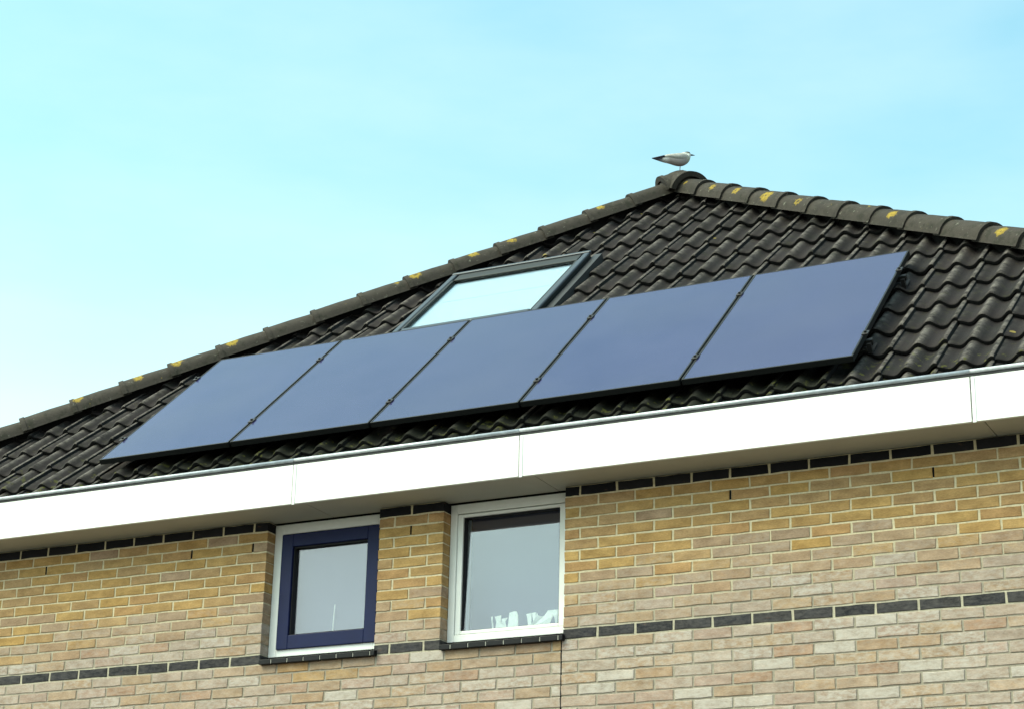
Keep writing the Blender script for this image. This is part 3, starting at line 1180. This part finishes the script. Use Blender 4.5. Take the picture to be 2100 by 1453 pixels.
# ------------------------------------------------------------------ solar panels
PX0, PW, PS0, PS1 = -3.526, 0.9959, 0.976, 2.631
NT_TOP = 0.080
names = ['leftmost solar panel, its lower corner nearest the left end of the gutter',
         'solar panel second from the left in the row, below the skylight\'s left side',
         'middle solar panel of the five, directly below the skylight',
         'solar panel second from the right in the row',
         'rightmost solar panel, with open tiles beside its right edge']
for i in range(5):
    a, b = PX0 + i * PW + .007, PX0 + (i + 1) * PW - .007
    base = RW((a + b) / 2, PS0, NT_TOP - .035)
    t = empty('solar_panel', base, names[i], 'solar panel', 'row of solar panels on the roof')
    fr = MB()
    T = lambda p: RW(p.x, p.y, p.z)
    fw = .011
    fr.box(a, a + fw, PS0, PS1, NT_TOP - .035, NT_TOP, T)
    fr.box(b - fw, b, PS0, PS1, NT_TOP - .035, NT_TOP, T)
    fr.box(a + fw, b - fw, PS0, PS0 + fw, NT_TOP - .035, NT_TOP, T)
    fr.box(a + fw, b - fw, PS1 - fw, PS1, NT_TOP - .035, NT_TOP, T)
    FR = fr.build('frame', M_PVFRAME, t)
    bevel(FR, .0015)
    MB().box(a + fw + .0005, b - fw - .0005, PS0 + fw + .0005, PS1 - fw - .0005, NT_TOP - .007, NT_TOP - .0015, T).build('glass_sheet', M_PV, t)
    MB().box(a + fw + .002, b - fw - .002, PS0 + fw + .002, PS1 - fw - .002, NT_TOP - .012, NT_TOP - .0085, T).build('backsheet', M_PVFRAME, t)
    # worn silver arris on the left side of the gap
    MB().box(a - .0012, a - .0002, PS0 + .01, PS1 - .01, NT_TOP - .010, NT_TOP - .001, T).build('edge_strip', M_PVGAP, t)
    xs = [b + .007]
    if i == 0:
        xs.append(a - .007)
    for xx in xs:
        for s in (1.29, 2.285):
            cm = MB()
            cm.box(xx - .019, xx + .019, s - .026, s + .026, NT_TOP + .001, NT_TOP + .007, T)
            CL = cm.build('clamp', M_CLAMP, t)
            bevel(CL, .002)
            bo = MB()
            bo.tube(RW(xx, s, NT_TOP + .0075), RW(xx, s, NT_TOP + .017), .008, 8)
            bo.build('bolt', M_CLAMP, CL)
for s, lab in ((1.29, 'lower aluminium rail carrying the solar panels, its end bracket showing right of the panels'),
               (2.285, 'upper aluminium rail carrying the solar panels, near their top edge')):
    xe = PX0 + 5 * PW
    t = empty('mounting_rail', RW(xe, s, .008), lab, 'rail', 'rails under the solar panels')
    T = lambda p: RW(p.x, p.y, p.z)
    MB().box(PX0 - .06, xe + .028, s - .016, s + .016, .010, .0435, T).build('rail', M_CLAMP, t)
    MB().box(xe + .0285, xe + .031, s - .014, s + .014, .014, .040, T).build('end_cap', M_CLAMP, t)
    for hx in (-3.2, -2.2, -1.2, -.2, .8, xe + .012):
        hk = MB()
        hk.box(hx - .012, hx + .012, s - .040, s - .017, -.020, .030, T)
        hk.box(hx - .012, hx + .012, s - .042, s + .10, -.026, -.0205, T)
        hk.build('roof_hook', M_CLAMP, t)

# ------------------------------------------------------------------ gull on the peak
def gull():
    foot = AP + Vector((.010, -.045, .1665))
    t = empty('seagull', foot, 'grey and white seagull standing on one leg at the roof peak, facing right', 'bird')
    t.rotation_euler = (0, 0, 0)
    head = math.atan2(.444, .896)
    Rz = Matrix.Rotation(head, 4, 'Z')
    u = .000283
    def loc(cx, cz, y=0.0):
        return Vector(((cx - 975) * u, y, (785 - cz) * u))
    st = [(215, 436, 444, .004), (300, 430, 470, .012), (400, 427, 505, .018), (490, 420, 535, .022), (540, 362, 552, .030), (620, 326, 565, .036),
          (720, 314, 590, .041), (810, 298, 625, .045), (900, 284, 650, .047), (990, 274, 656, .046), (1070, 256, 640, .043), (1130, 222, 606, .038),
          (1190, 216, 560, .034), (1230, 236, 505, .029), (1255, 262, 440, .022), (1272, 292, 360, .010)]
    v, f, col = [], [], []
    n = 20
    for k, (x, zt, zb, w) in enumerate(st):
        cz, hz = (zt + zb) / 2, (zb - zt) / 2
        for i in range(n):
            a = 2 * pi * i / n
            yy, zz = cos(a), sin(a)
            ww = w
            if x > 1100 and zz > 0.1:
                ww = min(w, .029) if x < 1250 else w
            px_, pz_ = x, cz - zz * hz
            v.append(loc(px_, pz_, yy * ww))
            c = (.36, .355, .33)
            if pz_ > 470:
                c = (.36, .33, .33)  # white belly darkened: the shade of its underside is in the colour
            if x < 530:
                c = (.030, .030, .045) if pz_ < 500 else (.35, .36, .40)
            elif x < 640 and 400 < pz_:
                c = (.62, .62, .62)
            if x > 1040 and pz_ < 440:
                c = (.62, .64, .60)
            if x > 1120 and pz_ < 300:
                c = (.05, .055, .05)
            if 1130 < x and pz_ >= 440:
                c = (.42, .43, .36)
            col.append((*c, 1))
    for k in range(len(st) - 1):
        for i in range(n):
            j2 = (i + 1) % n
            f.append((k * n + i, k * n + j2, (k + 1) * n + j2, (k + 1) * n + i))
    f.append(tuple(reversed(range(n))))
    f.append(tuple((len(st) - 1) * n + i for i in range(n)))
    mf = material('gull plumage', (.4, .4, .4), .8, .2)
    kk = NT(mf)
    a = kk.n('ShaderNodeAttribute', attribute_name='bcol')
    ps = kk.n('ShaderNodeNewGeometry').outputs['Position']
    nn = kk.noise(ps, 90, 5, .7)
    kk.l(kk.mix(1.0, a.outputs['Color'], kk.mix(nn, (.65, .65, .65), (1.25, 1.25, 1.25)), 'MULTIPLY'), kk.b.inputs['Base Color'])
    P = lambda q: Rz @ q + foot
    body = make_obj('body', [P(q) for q in v], f, mf, t, smooth=True, attr=col)
    md = body.modifiers.new('sub', 'SUBSURF'); md.levels = 1; md.render_levels = 1
    mg = material('gull wing grey', (.33, .33, .315), .8, .2, noise=.3, nscale=70)
    md_ = material('gull wing tip', (.028, .028, .042), .7, .2)
    mb_ = material('gull bill', (.02, .015, .015), .5, .4)
    ml = material('gull leg', (.20, .12, .10), .6, .4)
    # folded wings: bulged shells over each flank
    outl = [(1195, 400), (1150, 345), (1040, 310), (900, 318), (740, 335), (600, 345), (525, 385), (440, 425), (230, 438),
            (440, 452), (560, 455), (700, 462), (850, 500), (980, 505), (1100, 485), (1170, 450)]
    for sg in (-1, 1):
        wv, wf = [], []
        cxm, czm = 880, 405
        m = len(outl)
        for q, off in ((1.0, .0), (.72, .006), (.38, .009)):
            for x, z in outl:
                X, Z = cxm + (x - cxm) * q, czm + (z - czm) * q
                prof_w = .0
                for (xa, ta, ba, wa), (xb, tb, bb, wb) in zip(st, st[1:]):
                    if xa <= X <= xb:
                        tt = (X - xa) / (xb - xa)
                        w_ = wa + (wb - wa) * tt
                        zt_, zb_ = ta + (tb - ta) * tt, ba + (bb - ba) * tt
                        rel = max(-.98, min(.98, (Z - (zt_ + zb_) / 2) / max(1, (zb_ - zt_) / 2)))
                        prof_w = w_ * sqrt(1 - rel * rel)
                wv.append(P(loc(X, Z, sg * (prof_w + off + .001))))
        for r in range(2):
            for i in range(m):
                j2 = (i + 1) % m
                wf.append((r * m + i, r * m + j2, (r + 1) * m + j2, (r + 1) * m + i))
        wf.append(tuple(2 * m + i for i in range(m)))
        wing = make_obj('wing', wv, wf, mg, t, smooth=True)
        tip = MB()
        tip.tube(P(loc(560, 420, sg * .030)), P(loc(215, 437, sg * .004)), .010, 8, .001)
        tip.build('wing_tip', md_, wing, smooth=True)
    bl_ = MB()
    bl_.tube(P(loc(1255, 318)), P(loc(1330, 322)), .0075, 10, .005)
    bl_.tube(P(loc(1328, 322)), P(loc(1383, 328)), .005, 10, .0012)
    bl_.build('bill', mb_, t, smooth=True)
    for sg in (-1, 1):
        e = MB()
        e.tube(P(loc(1228, 290, sg * .0225)), P(loc(1228, 290, sg * .028)), .0035, 8)
        e.build('eye', mb_, t)
    lg = MB()
    lg.tube(P(loc(985, 640)), P(loc(978, 715)), .0040, 8, .0032)
    lg.tube(P(loc(978, 714)), P(loc(975, 784)), .0034, 8)
    for an in (-.5, 0, .5):
        p0 = loc(975, 784)
        lg.tube(P(p0), P(p0 + Vector((cos(an) * .03, sin(an) * .03, -.003))), .003, 6, .0015)
    lg.build('leg', ml, t, smooth=True)


gull()

# ------------------------------------------------------------------ white rod behind the left pane
rd = MB()
rd.tube((-1.752, .140, GZ + .095), (-1.742, .138, GZ + .322), .0042, 8, .0028)
o = rd.build('rod', M_PAPER, None, smooth=True)
o['label'] = 'thin white rod standing upright behind the pane of the blue window'
o['category'] = 'rod'
